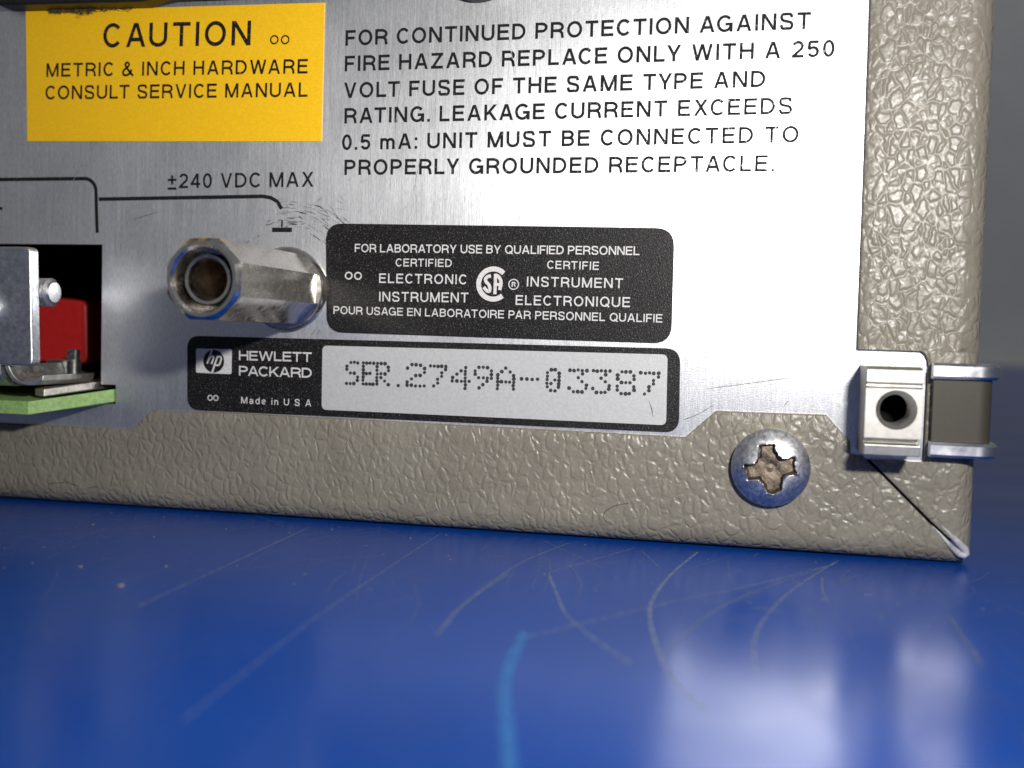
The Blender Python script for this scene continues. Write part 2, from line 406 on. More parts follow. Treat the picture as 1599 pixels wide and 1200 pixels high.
# ---- rear panel: a sheet with the connector opening and the board slot cut out
def cells(xs, zs, removed, y0, y1):
    b = B(); nx, nz = len(xs), len(zs)
    keep = {(i, j) for i in range(nx - 1) for j in range(nz - 1)} - set(removed)
    for (i, j) in keep:
        x0, x1, z0, z1 = xs[i], xs[i + 1], zs[j], zs[j + 1]
        b.add([(x0, y0, z0), (x1, y0, z0), (x1, y0, z1), (x0, y0, z1)], [(0, 1, 2, 3)])
        b.add([(x0, y1, z0), (x1, y1, z0), (x1, y1, z1), (x0, y1, z1)], [(3, 2, 1, 0)])
        for di, dj, p, q in ((-1, 0, (x0, z0), (x0, z1)), (1, 0, (x1, z0), (x1, z1)), (0, -1, (x0, z0), (x1, z0)), (0, 1, (x0, z1), (x1, z1))):
            if (i + di, j + dj) not in keep:
                b.add([(p[0], y0, p[1]), (q[0], y0, q[1]), (q[0], y1, q[1]), (p[0], y1, p[1])], [(0, 1, 2, 3)])
    return b
pb = cells([-330, -128, -91.9, -89.5, 21.2, 22.6], [3, 15.1, 17.9, 23.3, 24.1, 38.2, 128],
           [(1, 1), (1, 2), (1, 3), (1, 4), (2, 1), (4, 0), (4, 1), (4, 2), (4, 4), (4, 5)], 0, 1.2)
panel = pb.build('rear_panel', PANEL, inst)
uvl = panel.data.uv_layers.new(name='brush')           # brushing direction: u across, v up
for lp in panel.data.loops:
    c_ = panel.data.vertices[lp.vertex_index].co; uvl.data[lp.index].uv = (c_.x * 3 + .5 * c_.y, c_.z * 3)
for body, x0, x1, za, zb, cap in (
        ('FOR CONTINUED PROTECTION AGAINST', -54.99, 6.08, 65.36, 65.32, 2.08),
        ('FIRE HAZARD REPLACE ONLY WITH A 250', -55.02, 9.02, 61.92, 61.83, 2.08),
        ('VOLT FUSE OF THE SAME TYPE AND', -55.07, .87, 58.32, 58.35, 2.08),
        ('RATING. LEAKAGE CURRENT EXCEEDS', -54.92, 4.25, 54.88, 54.96, 2.08),
        ('0.5 mA: UNIT MUST BE CONNECTED TO', -55.2, 5.15, 51.30, 51.43, 2.08),
        ('PROPERLY GROUNDED RECEPTACLE.', -54.78, 2.34, 47.90, 47.87, 2.08)):
    text(body, x0, x1, za, zb, cap, -.03, INK, panel, 'warning_lettering', .178)
text('±240 VDC MAX', -81.5, -59.26, 46.22, 46.33, 2.05, -.03, INK, panel, 'voltage_lettering', .158)
art = B()
arc = [(-93.0 - 1.9 + 1.9 * math.cos(math.radians(a)), 45.8 + 1.9 * math.sin(math.radians(a))) for a in range(90, -1, -15)]
art.ribbon([(-128, 47.6), (-110, 47.66)] + arc + [(-92.9, 43), (-92.75, 39.87)], .52, taper=False)
art.ribbon([(-92.55, 44.72), (-66.8, 45.04), (-65.6, 44.85), (-64.6, 44.3), (-63.95, 43.3)], .52, taper=False, lift=-.032)
art.ribbon([(-65.33, 40.4), (-62.35, 40.4)], .62, taper=False)
art.ribbon([(-63.86, 41.75), (-63.86, 40.75)], .26, taper=False)
art.ribbon([(-110.5, 43.4), (-108.6, 43.4)], .45, taper=False)
art.build('circuit_line_print', INK, panel)

# wear on the panel: fine vertical bright nicks, dark scuffs round the post
nick = B()
for k in range(150):
    x = random.uniform(-108, 11); z = random.uniform(18, 72)
    if -57 < x < -8 and z < 41.5: continue
    if x < -91.8 and z < 39: continue
    if -104.9 < x < -57.5 and z > 52: continue
    if x < -58 and z < 27: continue
    L_ = random.uniform(.4, 2.4) * (1 if random.random() < .85 else 2.2); a = random.gauss(math.pi / 2, .14) if random.random() < .8 else random.uniform(0, math.pi)
    bend = random.uniform(-.15, .15)
    nick.ribbon([(x, z), (x + L_ * .5 * math.cos(a) + bend, z + L_ * .5 * math.sin(a)), (x + L_ * math.cos(a), z + L_ * math.sin(a))], random.uniform(.03, .075), lift=-.02 - random.random() * .006)
for p in ([(-46.6, 62.4), (-47.2, 58), (-47.6, 53.8)], [(-32.2, 66.2), (-31.2, 60.5)], [(-44.8, 45.4), (-43.9, 50.6)], [(-59.6, 43.7), (-57.8, 45.0)], [(-59.2, 41.5), (-58.4, 42.1)], [(-96.9, 47.2), (-95.2, 50.1)]):
    nick.ribbon(smooth_path(p), .10, lift=-.036)
o = nick.build('fine_scratches', SC_BRIGHT, panel); o['kind'] = 'stuff'
scuff = B()
for k in range(110):
    r = random.choice((random.gauss(8.6, .5), random.gauss(10.6, .9))); a = random.uniform(38, 142) if r < 9.6 else random.uniform(35, 95); da = random.uniform(2, 11)
    pts = [(-62.6 + (r + random.uniform(-.09, .09) + (a - 90) * .006) * math.cos(math.radians(a + da * t / 6)), 32.5 + (r + random.uniform(-.09, .09) + (a - 90) * .006) * math.sin(math.radians(a + da * t / 6))) for t in range(7)]
    scuff.ribbon(pts, random.choice((.03, .04, .05, .06, .08, .14)), lift=-.034 - random.random() * .006)
for k in range(14):
    x, z, a = random.uniform(-60.5, -54), random.uniform(41.4, 46), random.uniform(-.9, -.2)
    scuff.ribbon([(x, z), (x + .7 * math.cos(a) + .1, z + .7 * math.sin(a)), (x + 1.6 * math.cos(a), z + 1.6 * math.sin(a))], random.uniform(.05, .12), lift=-.042 - random.random() * .004)
for p in ([(-7.9, 16.3), (-5.9, 17.2), (-4.1, 18.4)], [(4.6, 18.6), (5.1, 19.3)], [(-87, 41.8), (-83, 42.9)], [(-5.2, 20.4), (6, 22.3)], [(-58.4, 25.9), (-57.9, 26.7)], [(-59.2, 25.9), (-58.6, 26.7)]):
    scuff.ribbon(smooth_path(p), .09, lift=-.046)
o = scuff.build('dark_scuffs', SC_DARK, panel); o['kind'] = 'stuff'

# ---- caution label
cl = B().prism([(-104.75, 72.0), (-58.1, 71.25), (-58.2, 52.5), (-104.35, 53.2)], -.14, -.005).build('caution_label', YELLOW, inst)
cl['label'] = 'yellow caution label with black lettering'
text('CAUTION', -91.98, -68.96, 66.36, 65.87, 3.38, -.17, INK, cl, 'lettering', .160)
text('oo', -66.07, -63.15, 65.91, 65.81, 1.25, -.17, INK, cl, 'lettering', .17, 1.45)
text('METRIC & INCH HARDWARE', -101.22, -60.38, 62.43, 61.76, 1.97, -.17, INK, cl, 'lettering', .160)
text('CONSULT SERVICE MANUAL', -101.36, -60.32, 59.19, 58.58, 1.97, -.17, INK, cl, 'lettering', .160)

# ---- certification label
ce = B().prism(rquad((-57.3, 41.3), (-9.75, 40.8), (-9.7, 26.05), (-56.9, 26.35), 2.4), -.14, -.005).build('certification_label', BLABEL, inst)
ce['label'] = 'black certification label with pale lettering and round emblem'
for body, x0, x1, za, zb, cap in (
        ('FOR LABORATORY USE BY QUALIFIED PERSONNEL', -52.99, -14.13, 37.40, 37.32, 1.12),
        ('CERTIFIED', -47.07, -39.16, 35.52, 35.52, 1.06), ('CERTIFIE', -26.17, -19.32, 35.45, 35.36, 1.06),
        ('ELECTRONIC', -49.39, -36.96, 33.25, 33.24, 1.29), ('INSTRUMENT', -49.33, -36.75, 30.74, 30.82, 1.31),
        ('INSTRUMENT', -28.82, -16.13, 33.09, 33.03, 1.29), ('ELECTRONIQUE', -30.27, -15.14, 30.63, 30.61, 1.29),
        ('POUR USAGE EN LABORATOIRE PAR PERSONNEL QUALIFIE', -55.92, -10.92, 28.90, 28.72, 1.08)):
    text(body, x0, x1, za, zb, cap, -.17, INKW, ce, 'lettering', .150)
text('oo', -54.37, -51.89, 33.66, 33.63, 1.05, -.17, INKW, ce, 'lettering', .18, 1.5)
em = B(); ex, ez = -33.38, 33.33; k_ = 1 / (15 * 11.55)      # emblem strokes drawn on their own little grid
def E(*p): return [(ex + (a - 610) * k_, ez - (b - 660) * k_) for a, b in p]
em.ribbon([(ex + 2.0 * math.cos(math.radians(a)), ez + 2.0 * math.sin(math.radians(a))) for a in range(46, 315, 8)], .66, lift=-.17, taper=False)
em.ribbon(smooth_path(E((552, 475), (480, 490), (425, 545), (440, 610), (500, 670), (530, 740), (525, 820), (470, 820), (385, 735))), 78 * k_, lift=-.172, taper=False)
em.ribbon(E((658, 425), (658, 660), (656, 895)), 76 * k_, lift=-.174, taper=False)
em.ribbon(smooth_path(E((650, 455), (720, 480), (778, 560), (792, 660), (765, 795))), 80 * k_, lift=-.176, taper=False)
em.ribbon(E((660, 668), (790, 668)), 70 * k_, lift=-.178, taper=False)
em.build('round_emblem', INKW, ce)
rg = B(); rx, rz = -30.6, 33.33
rg.ribbon([(rx + .66 * math.cos(math.radians(a)), rz + .66 * math.sin(math.radians(a))) for a in range(0, 361, 15)], .14, lift=-.17, taper=False)
rg.ribbon([(rx - .2, rz - .32), (rx - .18, rz + .3)], .16, lift=-.172, taper=False)
rg.ribbon([(rx - .18, rz + .25), (rx + .12, rz + .25), (rx + .2, rz + .1), (rx + .05, rz - .02), (rx + .24, rz - .32)], .16, lift=-.174, taper=False)
rg.build('registered_mark', INKW, ce)

# ---- serial label
se = B().prism(rquad((-78.1, 25.35), (-8.5, 25.45), (-8.35, 14.65), (-77.9, 14.75), 1.9), -.14, -.005).build('serial_label', BLABEL, inst)
se['label'] = 'black maker and serial number label with pale serial plate'
plate = B().prism(rquad((-57.45, 24.5), (-10.1, 24.65), (-10.0, 15.55), (-57.4, 15.62), .75), -.18, -.13).build('serial_plate', PLATE, se)
GL = {'S': ['.###', '#...', '#...', '.##.', '...#', '...#', '###.'], 'E': ['####', '#...', '#...', '###.', '#...', '#...', '####'], 'R': ['###.', '#..#', '#..#', '###.', '##..', '#.#.', '#..#'],
      '2': ['.###.', '#...#', '....#', '..##.', '.#...', '#....', '#####'], '7': ['#####', '....#', '...#.', '...#.', '..#..', '..#..', '.#...'], '4': ['...#.', '..##.', '.#.#.', '#..#.', '#####', '...#.', '...#.'],
      '9': ['.###.', '#...#', '#...#', '.####', '...#.', '..#..', '.#...'], 'A': ['..#..', '.#.#.', '#...#', '#...#', '#####', '#...#', '#...#'], '-': ['####'],
      '0': ['.##.', '#..#', '#..#', '#.##', '##.#', '#..#', '.##.'], '3': ['#####', '...#.', '..#..', '...#.', '....#', '#...#', '.###.'], '8': ['.###.', '#...#', '#...#', '.###.', '#...#', '#...#', '.###.'], '.': ['#']}
dots = B()
for ch, x0, x1, zt, zb in (('S', -53.78, -52.22, 22.29, 19.37), ('E', -51.41, -49.93, 22.3, 19.42), ('R', -49.39, -47.75, 22.3, 19.43), ('.', -46.31, -46.31, 19.36, 19.36), ('2', -45.05, -42.61, 22.25, 19.43),
                           ('7', -41.79, -39.67, 22.16, 19.5), ('4', -38.69, -36.3, 22.1, 19.34), ('9', -35.59, -33.28, 22.2, 19.45), ('A', -32.42, -30.25, 22.18, 19.47), ('-', -29.19, -27.05, 20.87, 20.82),
                           ('0', -25.71, -24.14, 22.24, 19.48), ('3', -22.73, -20.5, 22.22, 19.43), ('3', -19.66, -17.5, 22.26, 19.48), ('8', -16.44, -14.3, 22.24, 19.42), ('7', -13.48, -11.16, 22.19, 19.48)):
    g = GL[ch]
    for j, row in enumerate(g):
        for i, c in enumerate(row):
            if c != '#': continue
            cx = x0 + (x1 - x0) * (i / max(1, len(row) - 1)) + random.gauss(0, .025); cz = zt + (zb - zt) * (j / max(1, len(g) - 1)) + random.gauss(0, .025)
            r = random.uniform(.22, .28)
            dots.add([(cx + r * math.cos(t * math.pi / 5) * random.uniform(.9, 1.1), -.20, cz + r * math.sin(t * math.pi / 5)) for t in range(10)], [tuple(range(10))])
o = dots.build('serial_number_dots', INKDOT, se); o['kind'] = 'stuff'
wear = B()
for k in range(9):
    x, z = random.uniform(-55, -12), random.uniform(16.2, 19.2)
    wear.ribbon([(x, z), (x + random.uniform(-.5, .5), z + random.uniform(-.6, .6))], random.uniform(.05, .12), lift=-.205)
wear.ribbon([(-12.4, 18.8), (-11.9, 17.6), (-11.7, 16.4)], .16, lift=-.206)
o = wear.build('plate_marks', SC_DARK, se); o['kind'] = 'stuff'
B().prism(rquad((-76.66, 23.55), (-71.1, 23.6), (-71.1, 20.08), (-76.6, 20.1), .3), -.17, -.13).build('logo_ground', INKW, se)
B().prism([(-73.87 + 1.62 * math.cos(t * math.pi / 16), 21.83 + 1.62 * math.sin(t * math.pi / 16)) for t in range(32)], -.19, -.15).build('logo_disc', BLABEL, se)
lg = B()
lg.ribbon([(-74.12, 23.5), (-74.86, 21.45)], .27, lift=-.21, taper=False)
lg.ribbon(smooth_path([(-74.6, 22.05), (-74.3, 22.45), (-73.95, 22.5), (-73.9, 22.25), (-74.2, 21.42)]), .26, lift=-.212, taper=False)
lg.ribbon([(-73.25, 22.6), (-74.12, 20.1)], .27, lift=-.21, taper=False)
lg.ribbon(smooth_path([(-73.35, 22.42), (-72.85, 22.5), (-72.7, 22.25), (-72.9, 21.5), (-73.2, 21.28), (-73.65, 21.3)]), .26, lift=-.212, taper=False)
lg.build('logo_letters', INKW, se)
text('HEWLETT', -69.99, -59.0, 22.09, 22.17, 1.34, -.17, INKW, se, 'lettering', .17, 1.30)
text('PACKARD', -69.95, -58.96, 19.92, 19.97, 1.38, -.17, INKW, se, 'lettering', .17, 1.30)
text('oo', -74.75, -73.06, 16.18, 16.2, .84, -.17, INKW, se, 'lettering', .18, 1.5)
text('Made in U S A', -69.56, -58.97, 16.02, 15.99, .94, -.17, INKW, se, 'lettering', .15)

# ---- binding post: octagonal nickel sleeve with a recessed inner socket, on a round washer
px_, pz_ = -62.65, 32.2
post = bpy.data.objects.new('binding_post', None); col.objects.link(post); post.parent = inst
post['label'] = 'octagonal nickel binding post standing out of the panel'
sl = B()
a8 = math.pi / 8; N8 = 48
def octr(ap, ang):
    k = (ang - 0) % (math.pi / 4); k = min(k, math.pi / 4 - k); return ap / math.cos(k)
def oring(f, y, n=N8): return [(px_ + f(2 * math.pi * i / n) * math.cos(2 * math.pi * i / n), y, pz_ + f(2 * math.pi * i / n) * math.sin(2 * math.pi * i / n)) for i in range(n)]
ap = 4.78
sl.rings([oring(lambda t: octr(ap, t), -1.7), oring(lambda t: octr(ap, t), -22.9), oring(lambda t: min(octr(ap, t), 5.05), -23.4), oring(lambda t: 4.45, -24.0),
          oring(lambda t: 4.05, -24.0), oring(lambda t: 3.75, -23.6), oring(lambda t: 3.7, -17.0)], True)
sl.build('sleeve', NICKEL, post, smooth=True, sharp=18)
B().lathe_y(px_, pz_, [(2.35, -17.0), (2.35, -21.9), (2.55, -22.5), (2.95, -22.55), (3.12, -22.2), (3.12, -17.0), (3.7, -17.0)], 48).build('inner_socket', NICKEL, post, smooth=True, sharp=40)
B().lathe_y(px_, pz_, [(2.34, -21.7), (2.3, -13), (.4, -11.5)], 40, False, True).build('socket_bore', NICKEL_IN, post, smooth=True, sharp=40)
B().lathe_y(px_, pz_, [(5.75, -.01), (5.8, -1.0), (5.45, -1.55), (4.0, -1.7)], 56).build('washer', NICKEL, post, smooth=True, sharp=40)

# ---- vinyl covered trim, bottom and side, meeting in a mitre
R_, YF = 3.0, -.8
ztop_pts = [(-330, 11.7), (-86.4, 11.55), (-83.25, 14.41), (-68.96, 14.62), (-7.48, 14.18), (-3.75, 17.7), (9.71, 17.78), (12.65, 14.57), (12.75, 12.95), (14.2, 12.9), (26.6, .85)]
def ztop(x):
    for (xa, za), (xb, zb) in zip(ztop_pts, ztop_pts[1:]):
        if xa <= x <= xb: return za + (zb - za) * (x - xa) / (xb - xa)
    return ztop_pts[-1][1]
def yprof(z): return YF if z >= R_ else YF + R_ - math.sqrt(max(0, R_ ** 2 - (R_ - z) ** 2))
xs = sorted(set([-330, -250, -170, -128] + [-120 + 2 * i for i in range(60)] + [i * .5 for i in range(0, 53)] + [p[0] for p in ztop_pts]))
tr = B(); rings = []
for x in xs:
    zt = ztop(x); r = [(x, 1.0, zt - .02), (x, yprof(zt) + .22, zt), (x, yprof(zt - .1) + .06, zt - .07), (x, yprof(zt - .22), zt - .22)]
    for k in range(1, 15):
        t = k / 14; z = (zt - .22) * (1 - t) ** 1.7 + .12 * (1 - (1 - t) ** 1.7); r.append((x, yprof(max(z, .0) if k < 14 else 0.0) if k < 14 else YF + R_ * .55 + R_ * .45, z))
    r.append((x, 300, .12)); rings.append(r)
tr.rings(rings, False)
bt = tr.build('bottom_trim', VINYL, inst, smooth=True, sharp=50); bt['label'] = 'grey grained vinyl strip along the bottom edge'
XR = 27.5
def xprof(x): return YF if x <= XR - R_ else YF + R_ - math.sqrt(max(0, R_ ** 2 - (x - XR + R_) ** 2))
def mitre(z): return 14.2 + (12.9 - z) * (26.6 - 14.2) / (12.9 - .85)
zr = []
for i in range(0, 26):
    z = .9 + i * (12.45 - .9) / 25; gap = .36 + .50 * max(0, (5.5 - z) / 5.5); zr.append((z, mitre(z) + gap))
zr += [(12.5, 21.35), (18, 21.35), (24.4, 21.35), (25.0, 21.2), (25.6, 20.9), (25.98, 20.4), (26.02, 13.05)]
zr += [(26.02 + i * 2.5, 13.04 - .004 * i * 2) for i in range(1, 20)] + [(100, 12.7), (130, 12.6)]
rings = []
for z, xl in zr:
    xl = min(xl, XR - .25); rb = max(0, 1.6 - z) ** 2 * .35          # rounds under at the bottom corner
    r = [(xl - .02, 1.0, z), (xl, xprof(xl) + .22 + rb, z), (xl + .07, xprof(xl + .07) + .06 + rb, z), (xl + .2, xprof(xl + .2) + rb, z)]
    for k in range(1, 15):
        t = k / 14; x = xl + .2 + (XR - xl - .2) * (1 - (1 - t) ** 1.7); r.append((x - rb * .4, (xprof(x) if k < 14 else YF + R_) + rb, z))
    r.append((XR - rb * .4, 300, z)); rings.append(r)
st = B().rings(rings, False).build('side_trim', VINYL, inst, smooth=True, sharp=50); st['label'] = 'grey grained vinyl strip up the side edge'
fold = [(22.6, -.5, 4.75), (23.4, -.6, 3.95), (24.2, -.62, 3.05), (25.0, -.5, 2.2), (25.8, -.15, 1.5), (26.4, .1, 1.25), (26.75, .1, 1.55), (26.5, -.1, 2.1), (25.8, -.35, 2.75), (25.0, -.5, 3.5), (24.2, -.55, 4.3), (23.4, -.5, 5.1)]
fo = B().tube([(a, b - .2, c) for a, b, c in fold], [.05, .14, .24, .34, .42, .45, .45, .46, .42, .32, .18, .05]).build('corner_fold', FOLD, inst, smooth=True)
B().prism([(14.6, 12.45), (16.2, 12.45), (24.9, 3.9), (24.9, 1.9), (23.6, 1.9), (14.6, 10.6)], -.06, -.02).build('seam_shade', DARK, inst)  # dark sheet added in the seam, gap's shade put into its colour
fo['label'] = 'bright folded metal lip at the split corner seam'

# ---- pan head screw with a chewed cross recess
sx, sz, SR, SH = 3.2, 10.95, 4.82, 1.45
rot = math.radians(11)
def in_cross(x, z):
    u, v = x * math.cos(rot) + z * math.sin(rot), -x * math.sin(rot) + z * math.cos(rot)
    j = .13 * math.sin(3.1 * u + 2) * math.cos(2.3 * v + .6) + .05 * math.sin(7 * v + u)
    r = math.hypot(u, v)
    d1 = min(1.30 - .10 * abs(u) + j - abs(v), 3.05 + j - abs(u)); d2 = min(1.30 - .10 * abs(v) + j - abs(u), 3.05 + j - abs(v))
    cor = 1.95 + j - r
    return max(d1, d2, cor)
def dome(r): return SH * (1 - (r / SR) ** 3)
NR, NA = 120, 260
V, idx = [], {}
for i in range(NR + 1):
    r = SR * (i / NR)
    for j in range(NA):
        a = 2 * math.pi * j / NA; x, z = r * math.cos(a), r * math.sin(a); h = dome(r); c = in_cross(x, z)
        if c > 0:
            depth = min(1.0, c / .30) * (1.05 + .45 * max(0, 1 - r / 2.6)) + .05 * math.sin(2.3 * x + 1) * math.cos(2.9 * z)
            h = max(-.35, h - depth) + .25 * max(0, 1 - r / .55)
        elif c > -.22: h += .09 * max(0, math.sin(9 * a + 3 * r)) * (1 + c / .22)        # raised burrs
        V.append((sx + x, YF - 1.2 - h, sz + z)); idx[(i, j)] = len(V) - 1
Fh, Fr = [], []
for i in range(NR):
    for j in range(NA):
        f = (idx[i, j], idx[i, (j + 1) % NA], idx[i + 1, (j + 1) % NA], idx[i + 1, j])
        rm = SR * (i + .5) / NR; am = 2 * math.pi * (j + .5) / NA
        (Fr if in_cross(rm * math.cos(am), rm * math.sin(am)) > .05 else Fh).append(f)
scr = bpy.data.objects.new('trim_screw', None); col.objects.link(scr); scr.parent = inst
scr['label'] = 'steel dome head screw with chewed cross recess'
def sub(F):
    used = sorted({i for f in F for i in f}); mp = {u: k for k, u in enumerate(used)}
    return [V[u] for u in used], [tuple(dict.fromkeys(mp[i] for i in f)) for f in F]
rim_ = [idx[NR, j] for j in range(NA)]; base_ = len(V)
V += [(V[i][0], YF + .02, V[i][2]) for i in rim_]
Fh += [(rim_[j], rim_[(j + 1) % NA], base_ + (j + 1) % NA, base_ + j) for j in range(NA)]
v1, f1 = sub(Fh); obj('screw_head', v1, f1, STEEL, scr, smooth=True, sharp=60)
v2, f2 = sub(Fr); obj('cross_recess', v2, f2, RECESS, scr, smooth=True, sharp=60)

# ---- milled corner block with a threaded hole
blk = bpy.data.objects.new('corner_block', None); col.objects.link(blk); blk.parent = inst
blk['label'] = 'milled aluminium block with threaded hole in the side opening'
bx0, bx1 = 13.5, 19.75
yf = -8.0
hx, hz, hr = 16.95, 19.1, 2.3
prof = [(0.0, 24.1), (yf + 1.3, 24.1), (yf + .25, 23.75), (yf - .15, 22.25), (yf + .45, 22.05), (yf + .4, 21.75), (yf, 21.55), (yf, 15.8), (yf + 1.6, 15.7), (yf + 1.6, 15.1), (yf - .1, 15.0), (yf + .1, 13.75), (0.0, 13.5)]
bb = B()
n = len(prof)
bb.V = [(bx0, y, z) for y, z in prof] + [(bx1, y, z) for y, z in prof]
bb.F = [tuple(range(n)), tuple(range(2 * n - 1, n - 1, -1))] + [(i, (i + 1) % n, n + (i + 1) % n, n + i) for i in range(n) if i != 6]
NS = 48; outer, inner = [], []
for i in range(NS):
    a = 2 * math.pi * (i + .5) / NS; c, s = math.cos(a), math.sin(a)
    tx = ((bx1 - hx) if c > 0 else (bx0 - hx)) / c if abs(c) > 1e-6 else 1e9
    tz = ((21.55 - hz) if s > 0 else (15.8 - hz)) / s if abs(s) > 1e-6 else 1e9
    t = min(tx, tz); outer.append((hx + t * c, yf, hz + t * s)); inner.append((hx + hr * c, yf, hz + hr * s))
bb.rings([outer, inner], True)
k = len(bb.V) - 2 * NS
corners = [(bx1, 21.55), (bx0, 21.55), (bx0, 15.8), (bx1, 15.8)]
for qx, qz in corners:                      # close the four corner slivers
    best = None
    for i in range(NS):
        p, q = outer[i], outer[(i + 1) % NS]
        if abs(p[0] - q[0]) > 1e-6 and abs(p[2] - q[2]) > 1e-6 and math.hypot(p[0] - qx, p[2] - qz) < 1.8: best = i
    if best is not None:
        bb.V.append((qx, yf, qz)); bb.F.append((k + best, k + (best + 1) % NS, len(bb.V) - 1))
bevel(bb.build('block_body', ALU, blk), .09, 2, 40)
th = B(); pr = [(hr, yf), (hr - .06, yf + .12), (hr - .38, yf + .45)]
for i in range(7):
    y = yf + .6 + i * .62; pr += [(hr - .30, y), (hr - .55, y + .31)]
th.lathe_y(hx, hz, pr, 40).build('threaded_hole', ALU, blk, smooth=True, sharp=35)

B().lathe_y(hx, hz, [(hr - .3, yf + 4.6), (hr - .32, yf + 7.4), (.3, yf + 7.6)], 40, False, True).build('hole_end', DARK, blk)  # shade of the deep hole put into this near-black end

# ---- side carrying strip: bright channel rims with an olive insert, wrapping round the corner
strip = bpy.data.objects.new('side_strip', None); col.objects.link(strip); strip.parent = inst
strip['label'] = 'bright metal channel with olive insert wrapping round the side'
def wrap_path(off, x0, xe=29.5, y0=-3.2, rad=2.6):
    P = [(x0, y0 - off)]
    P += [(x0 + (xe - rad - x0) * t, y0 - off) for t in (.03, .5, 1)]
    P += [(xe - rad + (rad + off) * math.sin(math.radians(a)), y0 + rad - (rad + off) * math.cos(math.radians(a))) for a in range(10, 91, 10)]
    P += [(xe + off, 20), (xe + off, 280)]; return P
def wrap(x0, z0, z1, o0, o1, bev=.25):
    A, C = wrap_path(o0, x0), wrap_path(o1, x0); rr = []
    for (xa, ya), (xc, yc) in zip(A, C):
        m_ = bev / max(.01, math.hypot(xc - xa, yc - ya)); xm, ym = xc + (xa - xc) * m_, yc + (ya - yc) * m_
        rr.append([(xa, ya, z0), (xm, ym, z0), (xc, yc, z0 + bev), (xc, yc, z1 - bev), (xm, ym, z1), (xa, ya, z1)])
    return B().rings(rr, True, True, True)
wrap(21.62, 22.72, 24.62, -2.0, 0.0, .35).build('rim', CHROME, strip, smooth=True, sharp=38)
wrap(21.62, 13.35, 15.15, -2.0, 0.0, .35).build('rim', CHROME, strip, smooth=True, sharp=38)
wrap(21.80, 15.16, 22.71, -1.7, -.85, .05).build('insert', OLIVE, strip, smooth=True, sharp=38)

# ---- inside the connector opening
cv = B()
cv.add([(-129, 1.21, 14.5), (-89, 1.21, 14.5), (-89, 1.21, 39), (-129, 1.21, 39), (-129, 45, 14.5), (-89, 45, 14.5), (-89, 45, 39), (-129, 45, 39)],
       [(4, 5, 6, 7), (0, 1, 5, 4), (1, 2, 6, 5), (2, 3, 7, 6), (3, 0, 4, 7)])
cv.build('inner_cavity', DARK, inst)  # added closed box, its near-black colour stands for the opening's inner shade
zt_ = lambda x, y: 17.3 + (min(y, 0) * .18)
pcb = B().prism_z([(-127, 20), (-89.75, 20), (-89.75, -.2), (-97.0, -9.2), (-127, -9.2)], lambda x, y: zt_(x, y) - 1.85, zt_)
o = bevel(pcb.build('circuit_board', GREEN, inst), .12, 2); o['label'] = 'bright green circuit board edge jutting out below the opening'
brk = bpy.data.objects.new('bracket', None); col.objects.link(brk); brk.parent = inst
brk['label'] = 'zinc plated bent bracket in the connector opening'
pl = B().prism(rquad((-126, 36.95), (-96.25, 36.95), (-95.8, 20.6), (-126, 20.6), .9, 5), -10.0, -8.1)
bevel(pl.build('upright_plate', ZINC, brk), .28, 3)
ft = B(); sec = []
for a in range(0, 91, 15):
    t = math.radians(a); sec.append((-10.0 + 3.2 * (1 - math.cos(t)), 20.6 - 3.0 * math.sin(t)))
sec_o = sec + [(-2.0, 17.55), (14, 18.2)]
sec_i = [(y + (1.3 if i < 5 else .3), z + (.15 if i < 3 else .9)) for i, (y, z) in enumerate(sec_o)]
ft.prism_x(sec_o + sec_i[::-1], -126, -101.0)
bevel(ft.build('bent_foot', ZINC, brk, smooth=True, sharp=35), .15, 2)
tab = B().prism_z([(-98.55, -5.8), (-96.5, -6.6), (-95.0, -4.6), (-92.4, -1.2), (-92.4, 12), (-98.55, 12)], lambda x, y: zt_(x, y) + .06, lambda x, y: zt_(x, y) + 1.15)
bevel(tab.build('foot_tab', m_metal('dull_zinc', (.60, .57, .53), .5, .8, 1.5), brk), .18, 2)
curl = smooth_path([(-100.6, 20.5), (-99.9, 19.2), (-98.9, 18.3), (-97.4, 17.95), (-95.9, 18.0), (-94.5, 18.6)], 5)
cu = B()
cin = [(x + (.55 if x < -98 else .1), z + (.35 if x < -98 else .85)) for x, z in curl]
cu.prism(curl + cin[::-1], -9.5, 2.0)
bevel(cu.build('curled_tab', m_metal('pale_zinc', (.72, .70, .66), .5, .6, 1.5), brk, smooth=True, sharp=35), .12, 2)
tprof = []
for i in range(4): tprof += [(2.0, -97.3 + i * .52), (1.55, -97.3 + i * .52 + .26)]
B().lathe_x(-6.1, 30.9, [(1.7, -104)] + tprof + [(1.4, -95.2), (.3, -95.1)], 24, True, True).build('bracket_screw', STEEL, brk, smooth=True, sharp=30)
B().lathe_y(-103.4, 28.4, [(2.4, -10.05), (2.4, -11.0), (2.0, -11.5), (.2, -11.6)], 28, False, True).build('rivet', ZINC, brk, smooth=True, sharp=40)
red = B().prism(rquad((-112, 31.0), (-101.5, 30.2), (-101.2, 20.5), (-112, 20.5), 1.2, 5), 10, 26)
o = bevel(red.build('connector_body', RED, inst), .4, 3); o['label'] = 'red plastic connector body deep inside the opening'
pn = B().box(-100.6, -98.9, 4, 5.2, 18.4, 22.8).box(-102.6, -99.2, 2.2, 6.0, 18.4, 21.2)
o = bevel(pn.build('terminal_pin', m_metal('dull_tin', (.55, .57, .56), .4, .4, 2), inst), .2, 2)

